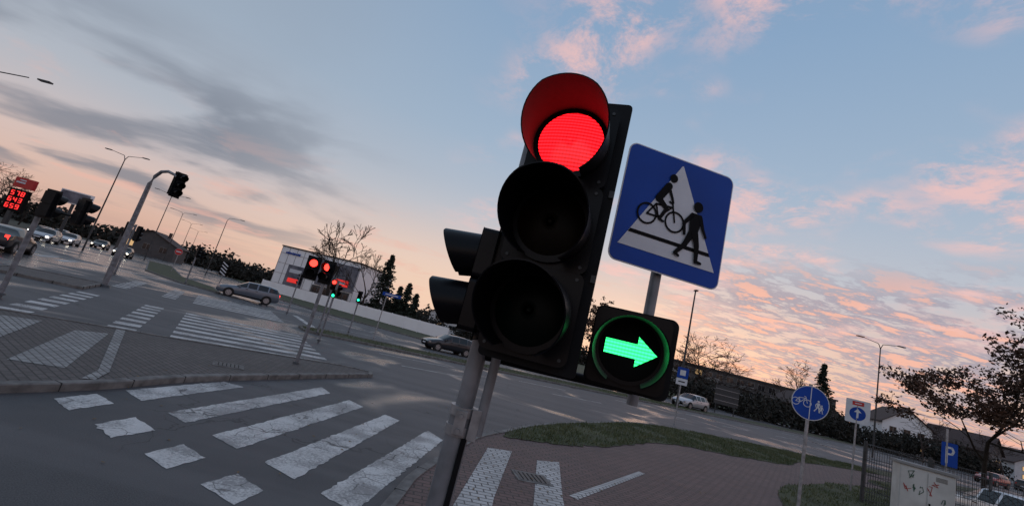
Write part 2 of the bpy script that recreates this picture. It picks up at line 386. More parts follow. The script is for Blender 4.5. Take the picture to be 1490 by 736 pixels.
for zc in(3.05,2.69,2.33):
    b.prism(rrect(0,zc,.345,.352,.03),.0,.16,M_black);lathe_ring(b,0,zc,.138,.165,-.02,.0,M_black)
    for sx in(-1,1):
        for sz in(-1,1): b.tube([(sx*.15,-.004,zc+sz*.155),(sx*.15,.0,zc+sz*.155)],.007,M_metald,8)
b.build('housing',E,.006)
b=B();b.M=frame(HX,HY,0,HA);b.prism(rrect(0.015,2.705,.40,1.17,.02),.055,.064,M_blackm)
for zz in(2.51,2.87): b.box((.205,.052,zz),(.02,.012,.03),M_metald)
b.build('backboard',E)
b=B();b.M=frame(HX,HY,0,HA)
hood(b,0,3.05,.160,.27,mi=M_hoodin)
for zc in(2.69,2.33): hood(b,0,zc,.160,.27)
b.build('visors',E)
for zc,mt,nm in((3.05,M_ledR,'red_lens'),(2.69,M_offA,'amber_lens'),(2.33,M_offG,'green_lens')):
    b=B();dome(b,0,0,.137,mt);o=b.build(nm,E);o.matrix_world=frame(HX,HY,zc,HA)
b=B();px,py=-.035,1.98
b.tube([(px,py,0),(px,py,1.86)],.052,M_polep,28);b.tube([(px,py,1.86),(px,py,2.2),(px,py,3.25)],.040,M_polep,28)
b.tube([(px,py,.095),(px,py,.14)],[.12,.10],M_metald,20)
b.build('pole',E)
b=B()
for zc in(1.78,1.86): b.tube([(px,py,zc-.02),(px,py,zc+.02)],.059,M_metal,28)
b.box((px+.062,py-.03,1.82),(.04,.05,.13),M_metal);b.box((px-.0,py-.062,1.82),(.05,.02,.10),M_metal)
for zc in (1.79,1.85): b.tube([(px,py-.09,zc),(px,py-.06,zc)],.009,M_metal,6)
b.tube([(px+.085,py-.03,1.78),(px+.085,py-.03,2.16)],.022,M_polep,14)
b.tube([(px+.085,py-.03,2.14),(.12,1.80,2.16),(.13,1.76,2.2)],.026,M_blackm,12)
b.tube([(px,py-.01,3.12),(.12,1.79,3.12)],.02,M_blackm,10);b.tube([(px,py,2.11),(.30,1.98,2.115),(.72,2.10,2.12)],.022,M_blackm,12)
b.tube([(px+.03,py-.05,1.2),(px+.035,py-.055,1.76)],.012,M_blackm,8)
b.build('brackets',E,.002)
b=B();b.M=frame(-.135,1.90,0,-95)
for zc in(2.53,2.305):
    b.prism(rrect(0,zc,.235,.222,.02),0,.13,M_black);hood(b,0,zc,.100,.18,mi=M_black);b.disc2((0,zc),.09,-.004,M_offG if zc<2.4 else M_offR)
b.prism(rrect(0,2.415,.30,.49,.015),.075,.08,M_blackm)
b.build('pedestrian_head',E,.004)
b=B();b.M=frame(.575,1.80,0,-16)
b.prism(rrect(0,2.285,.31,.31,.03),0,.13,M_black);b.prism(rrect(.01,2.285,.345,.335,.03),.05,.056,M_blackm);lathe_ring(b,0,2.285,.125,.142,-.015,0,M_black)
hood(b,0,2.285,.140,.19,mi=M_hoodg);dome(b,0,2.285,.125,M_blk,-.006,.012)
b.build('arrow_head',E,.004)
b=B();aw=[(-.10,.030),(.030,.030),(.030,.062),(.112,0),(.030,-.062),(.030,-.030),(-.10,-.030)]
b.flat(aw,-.0215,M_ledG);b.prism(aw,-.021,-.012,M_blk);o=b.build('green_arrow',E);o.matrix_world=frame(.575,1.80,2.285,-16)
# ------------------------------------------------------------------ crossing sign
def bike(b,cx,cz,k,y,mt,rider=True):
    for dx in(-.105,.105): b.ring2((cx+dx*k,cz),.062*k,.075*k,y,mt)
    P=lambda x,z:(cx+x*k,cz+z*k)
    for a,c,r in(((-.105,0),(-.02,0),.006),((-.105,0),(-.05,.085),.006),((-.02,0),(-.05,.085),.006),((-.02,0),(.07,.095),.006),((-.05,.085),(.07,.095),.006),((.07,.12),(.105,0),.006),((.07,.12),(.045,.13),.006)):
        b.cap2(P(*a),P(*c),r*k,r*k,y,mt)
    if rider:
        b.cap2(P(-.04,.13),P(.02,.235),.026*k,.026*k,y-.0003,mt);b.disc2(P(.045,.30),.030*k,y,mt,18)
        b.cap2(P(.02,.23),P(.055,.165),.012*k,.010*k,y-.0006,mt);b.cap2(P(.055,.165),P(.07,.13),.010*k,.009*k,y-.0009,mt)
        b.cap2(P(-.04,.13),P(.03,.075),.022*k,.015*k,y-.0012,mt);b.cap2(P(.03,.075),P(-.01,-.01),.015*k,.010*k,y-.0015,mt);b.cap2(P(-.01,-.01),P(.02,-.02),.009*k,.008*k,y-.0018,mt)
def walker(b,cx,cz,k,y,mt):
    P=lambda x,z:(cx+x*k,cz+z*k)
    b.disc2(P(.01,.40),.040*k,y,mt,20)
    b.flat([P(-.04,.345),P(.05,.345),P(.055,.30),P(.035,.18),P(-.035,.18),P(-.045,.30)],y-.0003,mt)
    for a,c,r,r2 in(((-.03,.325),(-.085,.25),.017,.014),((-.085,.25),(-.07,.17),.014,.011),((.04,.325),(.075,.24),.017,.013),((.075,.24),(.105,.19),.013,.011),
        ((-.012,.19),(-.055,.09),.028,.02),((-.055,.09),(-.12,.01),.02,.014),((-.12,.01),(-.09,-.005),.012,.01),((.015,.19),(.045,.10),.028,.021),((.045,.10),(.055,-.01),.02,.015),((.055,-.01),(.095,-.015),.013,.011)):
        y-=.0003;b.cap2(P(*a),P(*c),r*k,r2*k,y,mt)
E=empty('pedestrian_crossing_sign')
ang=11;S=.63
Ms=frame(.758,2.07,3.015,ang)
b=B();b.M=Ms;b.prism(rrect(0,0,S,S,.045),0,.0025,M_metal);b.prism(rrect(0,0,S-.03,S-.03,.035),.0026,.02,M_metal)
b.prism(rrect(0,0,S,S,.045),-.0012,-.0002,M_white);b.flat(rrect(0,0,S-.012,S-.012,.04),-.003,M_blue)
b.flat([(-.44*S,-.36*S),(.44*S,-.36*S),(.006*S,.44*S),(-.006*S,.44*S)],-.005,M_white)
b.flat([(-.375*S,-.245*S),(.375*S,-.245*S),(.36*S,-.215*S),(-.36*S,-.215*S)],-.007,M_blk)
b.build('panel',E)
b=B();b.M=Ms
bike(b,-.120*S,-.055*S,.76,-.009,M_blk);walker(b,.185*S,-.31*S,.70,-.012,M_blk)
b.build('symbols',E)
b=B();b.tube([(.742,2.125,2.05),(.742,2.125,3.25)],.027,M_polep,16)
for zc in(2.85,3.12): b.box((.747,2.10,zc),(.24,.03,.03),M_metal,math.radians(ang))
b.build('post',E)
# ------------------------------------------------------------------ generic signals
def sig_head(b,n,s,lit=None,board=True,depth=.16):
    for i in range(n):
        zc=s*(i+.5)
        b.box((0,depth/2,zc),(s*.96,depth,s*.96),M_blackm)
        hood(b,0,zc,s*.42,s*.7,mi=M_hooddk,n=14)
        mt=lit.get(i,M_blk) if lit else M_blk
        b.disc2((0,zc),s*.37,-.006,mt,18)
    if board: b.box((0,depth*.45,n*s/2),(s*1.35,.012,n*s+.12),M_blackm)
def signal(x,y,h,deg,heads,r=.055,name='traffic_light',gr=.1,mt=None):
    b=B();mt=mt or M_polep;b.tube([(x,y,gr-.1),(x,y,h)],r,mt,14);b.tube([(x,y,gr),(x,y,gr+.05)],[r*2,r*1.6],M_metald,12)
    for dx,dy,z,dg,n,s,lit,bo in heads:
        b.M=frame(x+dx,y+dy,z,deg+dg);sig_head(b,n,s,lit,bo);b.M=Matrix.Identity(4)
        b.tube([(x,y,z+s*.5),(x+dx,y+dy+.1,z+s*.5)],.025,M_blackm,8)
    return b.build(name)
R1={1:M_eR}
signal(-5.15,12.75,2.75,0,[(-.45,-.05,2.52,20,2,.29,R1,True),(.02,-.14,2.50,-5,2,.29,R1,True)],.05)
signal(-8.9,23.35,3.1,0,[(.05,-.12,2.45,25,2,.28,R1,False),(.34,0,2.2,60,2,.28,None,True)],.05)
G0={0:M_eG}
signal(-7.4,19.9,2.9,0,[(.0,-.12,2.1,10,2,.18,G0,False)],.045)
signal(-9.3,29.6,2.9,0,[(0,-.12,2.2,10,3,.22,G0,True)],.045)
signal(-15.2,33,3.2,0,[(0,.1,2.3,-60,3,.28,None,True)],.05)
signal(-26.2,37.3,3.3,0,[(0,.1,2.4,150,3,.3,None,True),(.5,.1,2.4,80,2,.3,None,True)],.06)
signal(-24,27.9,3.4,0,[(-.35,0,2.5,180,3,.3,None,True),(.4,0,2.4,170,3,.3,None,True)],.06)
signal(-12.55,11.65,2.7,0,[(.3,-.1,2.3,175,2,.34,None,True),(1.0,.1,2.32,160,2,.34,None,True)],.06)
b=B();gx,gy=-17.6,20.2
b.tube([(gx,gy,0),(gx,gy,2.5),(gx,gy,5.1),(gx+.12,gy-.03,5.5),(gx+.4,gy-.12,5.78),(gx+.8,gy-.25,5.85),(gx+1.25,gy-.38,5.75),(gx+1.65,gy-.5,5.55)],[.12,.11,.09,.08,.075,.07,.065,.06],M_polep,14)
b.tube([(gx,gy,0),(gx,gy,.1)],[.25,.2],M_metald,12)
b.M=frame(gx+1.75,gy-.5,4.75,70);sig_head(b,3,.36);b.M=frame(gx+1.45,gy-.25,4.85,200);sig_head(b,3,.34)
b.build('traffic_light')
# ------------------------------------------------------------------ lamps
def lamp(x,y,h,az,arms=2,al=2.3,r=.09):
    b=B();b.tube([(x,y,0),(x,y,h*.5),(x,y,h-.6)],[r,r*.8,r*.55],M_metald,10)
    ca,sa=math.cos(math.radians(az)),math.sin(math.radians(az))
    for sg in ((1,-1) if arms==2 else (1,)):
        b.tube([(x,y,h-.6),(x+sg*.25*ca,y+sg*.25*sa,h-.1),(x+sg*al*.8*ca,y+sg*al*.8*sa,h+.15)],[r*.5,r*.4,r*.3],M_metald,8)
        b.box((x+sg*al*ca,y+sg*al*sa,h+.17),(.75,.26,.09),M_metald,math.radians(az))
    return b.build('street_lamp',None)
lamp(-47.5,50,12,0);lamp(-35.5,25,10.1,0,1,5.2,.11);lamp(41,45,11.8,0);lamp(-60,74,12,20);lamp(-77,100,12,20);lamp(-92,124,12,20);lamp(-108,150,12,20)
lamp(-52,78,11,20,1)
b=B();b.tube([(19.9,44.2,0),(19.9,44.2,6),(19.9,44.2,12.1)],[.13,.10,.07],M_metald,10);b.tube([(19.9,44.2,0),(19.9,44.2,.5)],.2,M_metald,10);b.box((19.9,44.1,12.1),(.3,.5,.12),M_metald);b.build('street_lamp')
# ------------------------------------------------------------------ signs
def post(b,x,y,h,r=.03,mt=None,z0=0): b.tube([(x,y,z0),(x,y,h)],r,mt or M_metal,12)
b=B();sx,sy=6.35,8.4;post(b,sx,sy+.03,2.85,.03);b.M=frame(sx,sy,2.49,-18)
b.prism([(.325*math.cos(2*PI*k/40),.325*math.sin(2*PI*k/40)) for k in range(40)],0,.003,M_metal)
b.disc2((0,0),.32,-.001,M_white,40);b.disc2((0,0),.308,-.003,M_blue,40);b.box((0,-.005,0),(.014,.002,.6),M_white)
bike(b,-.15,-.02,.95,-.006,M_white,False);walker(b,.13,-.13,.48,-.006,M_white);walker(b,.19,-.14,.34,-.007,M_white)
b.box((0,.02,.1),(.3,.02,.03),M_metal);b.build('cycle_path_sign')
b=B();sx,sy=13.9,16.0;post(b,sx,sy+.03,3.25,.03);b.M=frame(sx,sy,2.88,-35)
b.prism(rrect(0,0,.72,.84,.04),0,.003,M_white);b.disc2((0,-.08),.24,-.003,M_blue);b.box((0,-.006,-.12),(.06,.002,.22),M_white);b.flat([(-.11,-.03),(.11,-.03),(0,.1)],-.006,M_white)
b.box((0,-.004,.29),(.34,.002,.14),M_red);b.box((0,-.006,.29),(.2,.002,.03),M_white);b.build('traffic_sign')
b=B();post(b,11.2,24.8,3.2,.03);b.M=frame(11.2,24.75,2.9,-20);b.prism(rrect(0,0,.6,.6,.04),0,.003,M_blue);b.box((0,-.004,0),(.3,.003,.3),M_white);b.prism(rrect(0,-.5,.6,.36,.03),0,.003,M_white);b.box((0,-.004,-.5),(.35,.002,.06),M_blk);b.build('traffic_sign')
b=B();post(b,15.6,14.4,3,.03);b.M=frame(15.65,14.35,2.2,-30);b.prism(rrect(0,0,.40,.75,.03),0,.003,M_blue)
for p in(((-.07,-.26),(-.07,.24),.03,.03),((-.07,.22),(.06,.22),.03,.03),((.06,.22),(.1,.12),.03,.03),((.1,.12),(.06,.02),.03,.03),((.06,.02),(-.07,.02),.03,.03)): b.cap2(*p,-.004,M_white)
b.build('parking_sign')
b=B();post(b,29.6,55,3.4,.06,M_metald);post(b,32.0,55,3.4,.06,M_metald);b.box((30.8,54.9,2.3),(3.1,.06,2.3),M_metald)
for zz in(1.6,2.3,3.0): b.box((30.8,54.84,zz),(3.1,.05,.06),M_metal)
b.build('direction_sign')
b=B();post(b,-7.8,30.5,3.3,.035);b.box((-7.45,30.45,3.2),(1.3,.03,.24),M_blue,.1);b.box((-7.45,30.42,3.2),(.9,.01,.07),M_white,.1);b.build('street_name_sign')
b=B();post(b,-41,55.2,2.8,.04);b.M=frame(-41,55.1,2.6,35);b.disc2((0,0),.42,0,M_white);b.disc2((0,0),.40,-.01,M_red);b.box((0,-.02,0),(.55,.004,.13),M_white);b.build('no_entry_sign')
b=B();post(b,-31.5,50,2.7,.05);b.box((-31.5,49.9,2.0),(.9,.05,1.5),M_blk)
for i in range(4): b.box((-31.5,49.86,1.45+i*.36),(.8,.02,.12),M_white,R=Matrix.Rotation(.5,3,'Y'))
b.build('chevron_sign')
b=B();b.box((-68.5,60,2.6),(.5,.4,5.2),M_metald);b.box((-68.3,60,6.4),(2.7,.5,1.4),M_red);b.box((-68.3,59.7,6.4),(1.5,.06,.22),M_white,.35);b.box((-68.3,59.7,6.75),(.9,.06,.16),M_white,.35)
b.box((-68.4,60,3.9),(2.6,.5,3.1),M_blk)
def digit(b,x,y,z,ch,w,h,mt):
    t=.09
    segs={'1':(0,h/2,1),'2':(w/2,h/4,0),'3':(w/2,-h/4,0),'4':(0,-h/2,1),'5':(-w/2,-h/4,0),'6':(-w/2,h/4,0),'7':(0,0,1)}
    on={'5':'16734','7':'123','3':'12347','6':'165437','9':'612374','8':'1234567','4':'6723'}[ch]
    for s_ in on:
        dx,dz,hor=segs[s_];b.box((x+dx,y,z+dz),(w if hor else t,.06,t if hor else h/2),mt)
for r_,tx in enumerate(('659','643','578')):
    for c_,ch in enumerate(tx): digit(b,-69.1+c_*.72,59.7,3.0+r_*.92,ch,.38,.56,M_eP)
b.build('price_sign')
b=B();b.tube([(-64,63,0),(-64,63,5.5)],.2,M_metald,10);b.box((-64,63,6.4),(4.3,.4,1.9),M_wallw,.1);b.box((-64,62.75,6.4),(3.9,.05,1.6),M_poster,.1);b.build('billboard')
# cabinet
E=empty('electrical_cabinet');CM=frame(10.72,10.4,0,-28)
b=B();b.M=CM;b.box((0,.0,.92),(.98,.50,1.62),M_cab);b.box((0,0,.1),(1.04,.56,.2),M_conc)
b.build('body',E,.012)
b=B();b.M=CM;b.box((0,0,1.765),(1.06,.58,.06),M_conc);b.box((-.243,-.258,.92),(.46,.014,1.5),M_cab);b.box((.243,-.258,.92),(.46,.014,1.5),M_cab);b.box((.05,-.275,.95),(.03,.02,.16),M_blk)
for i in range(5): b.box((.243,-.268,1.55+i*.02),(.2,.006,.008),M_blk)
b.build('doors',E,.004)
b=B();b.M=CM
M_graf=mat('graffiti',(.02,.08,.05),.5);M_graf2=mat('graffiti_red',(.3,.03,.03),.5)
rg_=random.Random(3);kk=0
for j,(x0,z0) in enumerate(((-.36,1.25),(-.26,1.28),(-.12,1.25),(.12,1.5),(.25,1.1),(-.3,1.55),(.02,1.3))):
    p=(x0,z0)
    for i in range(6):
        kk+=1;q=(x0+rg_.uniform(-.06,.08),z0+rg_.uniform(-.1,.1));b.cap2(p,q,.006,.006,-.268-.0003*kk,M_graf if j%3 else M_graf2);p=q
b.build('graffiti',E)
# fence
b=B();fx0,fy0,fx1,fy1=12.6,14.1,26,16.6
Lf=math.hypot(fx1-fx0,fy1-fy0);nP=int(Lf/2.5)
P=lambda t,z:(fx0+(fx1-fx0)*t,fy0+(fy1-fy0)*t,z)
for i in range(nP+1): b.box(P(i/nP,1.0),(.08,.06,1.95),M_metald)
for zz in [.2,.45,.7,.95,1.2,1.45,1.7,1.88]: b.tube([P(0,zz),P(1,zz)],.009,M_metald,4,False)
nw=int(Lf/.1)
for i in range(nw): b.tube([P(i/nw,.12),P(i/nw,1.9)],.006,M_metald,3,False)
b.build('fence')
b=B()
for i in range(3): b.box((12.6-.3*i,14.1-i*2.4,1.0),(.07,.07,1.95),M_metald)
for i in range(55): b.tube([(12.6-.0125*i,14.1-i*.1,.12),(12.6-.0125*i,14.1-i*.1,1.9)],.005,M_metald,3,False)
for zz in [.2,.6,1.0,1.4,1.88]: b.tube([(12.6,14.1,zz),(11.9,8.6,zz)],.008,M_metald,4,False)
b.build('fence')
# ------------------------------------------------------------------ cars
def car(x,y,deg,paint,head=False,tail=False,wagon=True,sc_=1.):
    b=B();b.M=frame(x,y,0,deg)@Matrix.Scale(sc_,4)
    zr=1.46
    if wagon: st=[(2.22,.36,.60,0,.60),(2.10,.24,.70,0,.78),(1.6,.22,.84,0,.87),(.98,.22,.95,0,.89),(.28,.22,.97,1.41,.90),(.20,.22,.97,1.42,.90),(-.42,.22,.98,zr,.90),(-.52,.22,.98,zr,.90),(-1.22,.22,1.0,1.45,.90),(-1.32,.22,1.0,1.44,.89),(-1.85,.26,1.01,1.37,.86),(-2.05,.3,1.0,1.2,.82),(-2.17,.34,.95,0,.78),(-2.22,.42,.7,0,.74)]
    else: st=[(2.22,.36,.60,0,.60),(2.10,.24,.68,0,.78),(1.6,.22,.82,0,.87),(.98,.22,.93,0,.89),(.28,.22,.95,1.37,.90),(.20,.22,.95,1.38,.90),(-.42,.22,.96,1.42,.90),(-.52,.22,.96,1.42,.90),(-1.1,.22,.98,1.33,.90),(-1.18,.22,.98,1.31,.89),(-1.75,.26,1.0,1.02,.87),(-2.1,.3,.99,0,.80),(-2.22,.4,.8,0,.74)]
    rings=[]
    for (sx,zb,be,ro,w) in st:
        if ro: wr=w*.70;h=[(w*.88,zb),(w*.99,zb+.16),(w,.5*(zb+be)+.12),(w*.97,be),(wr+.03,ro-.05),(wr*.86,ro),(0,ro+.025)]
        else: h=[(w*.88,zb),(w*.99,zb+.10),(w,.5*(zb+be)+.06),(w*.96,be-.05),(w*.88,be),(w*.55,be+.025),(0,be+.035)]
        rings.append([(sx,-a,c) for a,c in h]+[(sx,a,c) for a,c in h[-2::-1]])
    n=len(rings[0]);vs=[p for r in rings for p in r];body=[];gl=[]
    for i in range(len(st)-1):
        up=st[i][3]>0;dn=st[i+1][3]>0;pill=abs(st[i][0]-st[i+1][0])<.11
        for k in range(n-1):
            f=(i*n+k,i*n+k+1,(i+1)*n+k+1,(i+1)*n+k);kk=min(k,n-2-k)
            g=(kk==3 and up and dn and not pill) or (kk>=4 and up!=dn) or (kk==3 and up!=dn) or (kk>=4 and i==len(st)-4)
            (gl if g else body).append(f)
    body+=[tuple(range(n)),tuple(range((len(st)-1)*n,len(st)*n))]
    b.add(vs,body,paint,True);b.add(vs,gl,M_glass,True)
    b.add([(-2.1,-.7,.3),(2.1,-.7,.3),(2.1,.7,.3),(-2.1,.7,.3)],[(0,1,2,3)],M_tyre)
    for wx in(1.36,-1.32):
        for s_ in(1,-1):
            b.tube([(wx,s_*.62,.34),(wx,s_*.905,.34)],.375,M_tyre,20);b.tube([(wx,s_*.70,.32),(wx,s_*.915,.32)],.32,M_tyre,20)
            b.tube([(wx,s_*.9,.32),(wx,s_*.922,.32)],.21,M_rim,14)
            for k in range(5):
                q=2*PI*k/5;b.box((wx+.13*math.cos(q),s_*.925,.32+.13*math.sin(q)),(.05,.01,.05),M_blk)
    for s_ in(1,-1):
        b.box((2.06,s_*.62,.62),(.18,.30,.13),M_eW if head else M_rim,s_*-.35)
        b.box((-2.13,s_*.66,.84),(.14,.16,.26),M_eT if tail else M_red)
        b.box((.78,s_*.98,.98),(.12,.18,.12),paint)
    b.box((2.2,0,.42),(.06,1.1,.14),M_blk);b.box((-2.2,0,.62),(.05,.5,.12),M_white);b.box((2.235,0,.47),(.02,.5,.1),M_white)
    for s_ in(1,-1):
        for dx in(-.45,.25): b.box((dx,s_*.905,.86),(.16,.02,.03),M_blk)
        b.box((0,s_*.9,.28),(2.0,.03,.1),M_blk)
    return b.build('car')
pg=car_paint('paint_grey',(.13,.16,.20));pd=car_paint('paint_dark',(.02,.023,.03));ps=car_paint('paint_silver',(.42,.44,.47));pw=car_paint('paint_white',(.65,.66,.68));pr=car_paint('paint_red',(.3,.02,.02))
car(-20.9,37.4,212,pg,tail=True,sc_=1.05);car(-3.2,36.6,213,pd,wagon=True);car(22.8,47.5,213,ps,sc_=1.08)
car(-55.5,56,-58,pw,head=True);car(-60,57,-58,ps,head=True);car(-52.5,61,-58,pd,head=True);car(-66,72,-58,pd,head=True);car(-28.3,25.2,122,pd,tail=True,wagon=False);car(-38,31.2,122,pw,tail=True);car(-43,36,122,ps,tail=True)
car(-74,73,-58,pw,head=True);car(-49,47,-58,ps,head=True)
car(18.6,15.0,80,pw);car(62,52,200,pr);car(74,58,30,pd)
# ------------------------------------------------------------------ wall and buildings
b=B()
ws=[(-43,80),(-25,71.5),(-6,62.5)]
for i in range(2):
    a=Vector(ws[i]);c=Vector(ws[i+1]);d=c-a;n=int(d.length/2.5);an=math.atan2(d.y,d.x)
    for k in range(n):
        m=a+d*((k+.5)/n);b.box((m.x,m.y,.95),(d.length/n-.03,.12,1.7),M_wallw,an);q=a+d*(k/n);b.box((q.x,q.y,.95),(.12,.2,1.8),M_wallw,an)
b.build('site_wall')
def windows(b,x0,x1,z0,z1,nx,nz,y,lit=0.,w=.6,h=.6):
    dx=(x1-x0)/nx;dz=(z1-z0)/nz
    for i in range(nx):
        for j in range(nz):
            cx,cz=x0+dx*(i+.5),z0+dz*(j+.5)
            b.box((cx,y-.02,cz),(dx*w+.12,.06,dz*h+.12),M_conc);b.box((cx,y-.06,cz),(dx*w,.04,dz*h),M_winlit if random.random()<lit else M_win)
            b.box((cx,y-.085,cz),(.06,.02,dz*h),M_conc)
E=empty('commercial_building')
CM=frame(-39.5,92,0,-14)
b=B();b.M=CM;b.box((0,7,4.9),(20,14,9.8),M_wallw);b.box((0,7,9.9),(20.4,14.4,.25),M_metald);b.build('walls',E)
b=B();b.M=CM
for i in range(11): b.box((-10+i*2,-.03,4.9),(.06,.06,9.7),M_conc)
for j in range(4): b.box((0,-.04,1.8+j*2.2),(20,.05,.05),M_conc)
b.box((5.2,-.12,6.2),(9.2,.2,5.4),M_poster);b.box((7.0,-.3,5.0),(3.0,.1,1.3),M_postred);b.box((7.0,-.36,5.0),(1.6,.04,.5),M_white);b.box((3.0,-.3,5.2),(2.6,.1,1.6),M_wallw);b.box((3.2,-.3,7.6),(4.2,.1,1.2),M_blk);b.box((4.8,-.15,1.9),(9,.2,2.8),M_housed)
for i in range(7): b.box((1.2+i*1.25,-.28,1.9),(.9,.06,2.0),M_win)
b.box((-4.6,-.15,4.0),(4.4,.2,4.4),M_poster);b.box((-4.6,-.3,5.0),(3,.1,.8),M_white);b.box((-4.6,-.3,3.0),(2.6,.1,.9),M_postred)
for i in range(9): b.box((-8.5+i*.42,-.15,8.6),(.26,.1,.5 if i%3 else .36),M_blue)
b.build('facade',E)
E=empty('apartment_building')
b=B();b.M=frame(66,110,0,-6);b.box((0,6,4),(44,12,8),M_housed);b.box((0,6,8.1),(44.6,12.6,.4),M_metald);b.build('walls',E)
b=B();b.M=frame(66,110,0,-6);windows(b,-21,21,1,7.6,16,3,0,.10)
for i in range(5): b.box((-17+i*8.5,-.6,3.2),(3.2,1.1,.9),M_conc);b.box((-17+i*8.5,-.6,5.6),(3.2,1.1,.9),M_conc)
b.build('windows',E)
def house(x,y,deg,w,d,h,rh,wm,name='house'):
    E=empty(name);b=B();b.M=frame(x,y,0,deg);b.box((0,d/2,h/2),(w,d,h),wm);b.prism([(-w/2,h),(w/2,h),(0,h+rh)],0,d,wm);b.build('walls',E)
    b=B();b.M=frame(x,y,0,deg)
    for s_ in(1,-1): b.add([(0,-.4,h+rh+.15),(s_*(w/2+.5),-.4,h-.2),(s_*(w/2+.5),d+.4,h-.2),(0,d+.4,h+rh+.15),(0,-.4,h+rh),(s_*(w/2+.5),-.4,h-.38),(s_*(w/2+.5),d+.4,h-.38),(0,d+.4,h+rh)],[(0,1,2,3),(4,5,6,7),(0,1,5,4),(1,2,6,5)],M_roof)
    b.box((w*.2,d*.5,h+rh),(.6,.6,1.4),M_roof);b.build('roof',E)
    b=B();b.M=frame(x,y,0,deg);windows(b,-w/2+.6,w/2-.6,.9,h-.3,3,2 if h>4 else 1,0,.15,.45,.5);b.build('windows',E)
house(79,80,-20,7.5,9,5.4,2.8,M_wallw);house(70,90,10,10,8,4.5,2.5,M_housed);house(96,80,30,9,9,4.6,2.6,M_housed);house(110,84,-10,9,9,4.2,2.4,M_housew);house(-90,110,20,12,9,4,2.5,M_housed)
house(-9,100,-10,12,9,4.5,2.6,M_housew)
# ------------------------------------------------------------------ vegetation
def leafcloud(b,cs,n,size,mt,seed=0):
    r=np.random.default_rng(seed);wt=np.array([c[3]*c[4]*c[5] for c in cs])**.67;wt/=wt.sum()
    idx=r.choice(len(cs),n,p=wt);C=np.array(cs)[idx]
    d=r.normal(size=(n,3));d/=np.linalg.norm(d,axis=1)[:,None];rad=r.random(n)**.45
    p=C[:,:3]+d*rad[:,None]*C[:,3:6]
    p[:,2]=np.maximum(p[:,2],.1)
    a=r.normal(size=(n,3));a/=np.linalg.norm(a,axis=1)[:,None];t=r.normal(size=(n,3));c=np.cross(a,t);c/=np.linalg.norm(c,axis=1)[:,None]
    s=(size*(.5+r.random(n)))[:,None]
    q=np.stack([p-a*s,p-c*s*.6,p+a*s,p+c*s*.6],1).reshape(-1,3)
    b.add(q.tolist(),[(4*i,4*i+1,4*i+2,4*i+3) for i in range(n)],mt)
def tree(name,x,y,h,seed,bark=None,spread=.5,depth=6,leaf=None,nleaf=0,ls=.15,minr=.02,trunk=.25,rw=1.,wid=1.):
    rd=random.Random(seed);b=B();bark=bark or M_bark;tips=[];segs=[]
    def br(p,d,L,r,k):
        seg=3 if k<3 else 2;pts=[p];q=p.copy();dd=d.copy()
        for i in range(seg):
            dd=(dd+Vector((rd.gauss(0,.12),rd.gauss(0,.12),rd.gauss(.03,.08)))).normalized();q=q+dd*L/seg;pts.append(q.copy())
        r2=max(r*.62,minr*.6);segs.append((pts,[r+(r2-r)*i/seg for i in range(seg+1)],k))
        if k>=depth: tips.append(q);return
        if k>=depth-2: tips.append(q)
        nc=rd.choice((2,3,3)) if k>0 else 4
        for c in range(nc):
            ax=Vector((rd.gauss(0,1),rd.gauss(0,1),rd.gauss(0,.35))).normalized()
            nd=(dd*(1-spread*rd.uniform(.5,1))+ax*spread*rd.uniform(.7,1.1)).normalized();nd.z=max(nd.z,-.1)
            t=rd.uniform(.55,1) if c else 1
            j=min(seg,max(1,int(round(t*seg))));br(pts[j],nd,L*rd.uniform(.62,.84),r2*(.9 if c==0 else .7),k+1)
    br(Vector((0,0,0)),Vector((0,0,1)),h*trunk,h*.018*rw,0)
    k=h/max(t.z for t in tips);T=lambda p:Vector((x+p.x*k*wid,y+p.y*k*wid,p.z*k))
    for pts,rs,kk in segs: b.tube([T(p) for p in pts],rs,bark,7 if kk<2 else (4 if kk<4 else 3),False)
    if leaf:
        cs=[(*T(t),.45,.45,.35) for t in tips];leafcloud(b,cs,nleaf,ls,leaf,seed)
    return b.build(name)
def pine(x,y,h,seed,w=.2):
    rd=random.Random(seed);b=B();b.tube([(x,y,0),(x,y,h)],[h*.018,.03],M_bark,7);cs=[]
    n=int(h*5)
    for i in range(n):
        t=.08+.9*i/n;z=h*t;R_=h*w*(1-t)**.8*rd.uniform(.7,1.15)
        for k in range(5):
            a=rd.uniform(0,2*PI);R2=R_*rd.uniform(.5,1.1);e=(x+R2*math.cos(a),y+R2*math.sin(a),z-R2*.25);b.tube([(x,y,z),e],[.04,.02],M_bark,3,False)
            for m in(.4,.7,1): cs.append((x+(e[0]-x)*m,y+(e[1]-y)*m,z+(e[2]-z)*m,.32,.32,.12))
    leafcloud(b,cs,int(n*110),.15,M_pine,seed);return b.build('pine_tree')
tree('bare_tree',-30.0,78,16.2,11,spread=.55,depth=6,minr=.08,wid=.85,rw=1.2);tree('bare_tree',-24.0,80,12.2,12,M_barkl,depth=6,minr=.05,wid=.6)
pine(-20.2,75,11.8,1,.29);pine(-15.6,74,7.6,2,.3);pine(-17.4,76,6.8,3,.3);pine(-13.6,72,6,8,.3);pine(58.5,75,12.3,4,.24)
tree('bare_tree',35,71,12.0,21,M_barkl,.6,6,minr=.05);tree('bare_tree',39.5,74,9.0,22,M_barkl,.6,6,minr=.05)
tree('bare_tree',56,80,12.3,23,M_barkl,.6,6,minr=.05);tree('bare_tree',30,76,8.5,24,M_barkl,.6,6,minr=.05)
tree('autumn_tree',14.5,62,11.8,31,M_barkl,.6,5,M_leafb,3600,.16,.03);tree('autumn_tree',19,66,11,32,M_barkl,.6,5,M_leafb,2400,.16,.03)
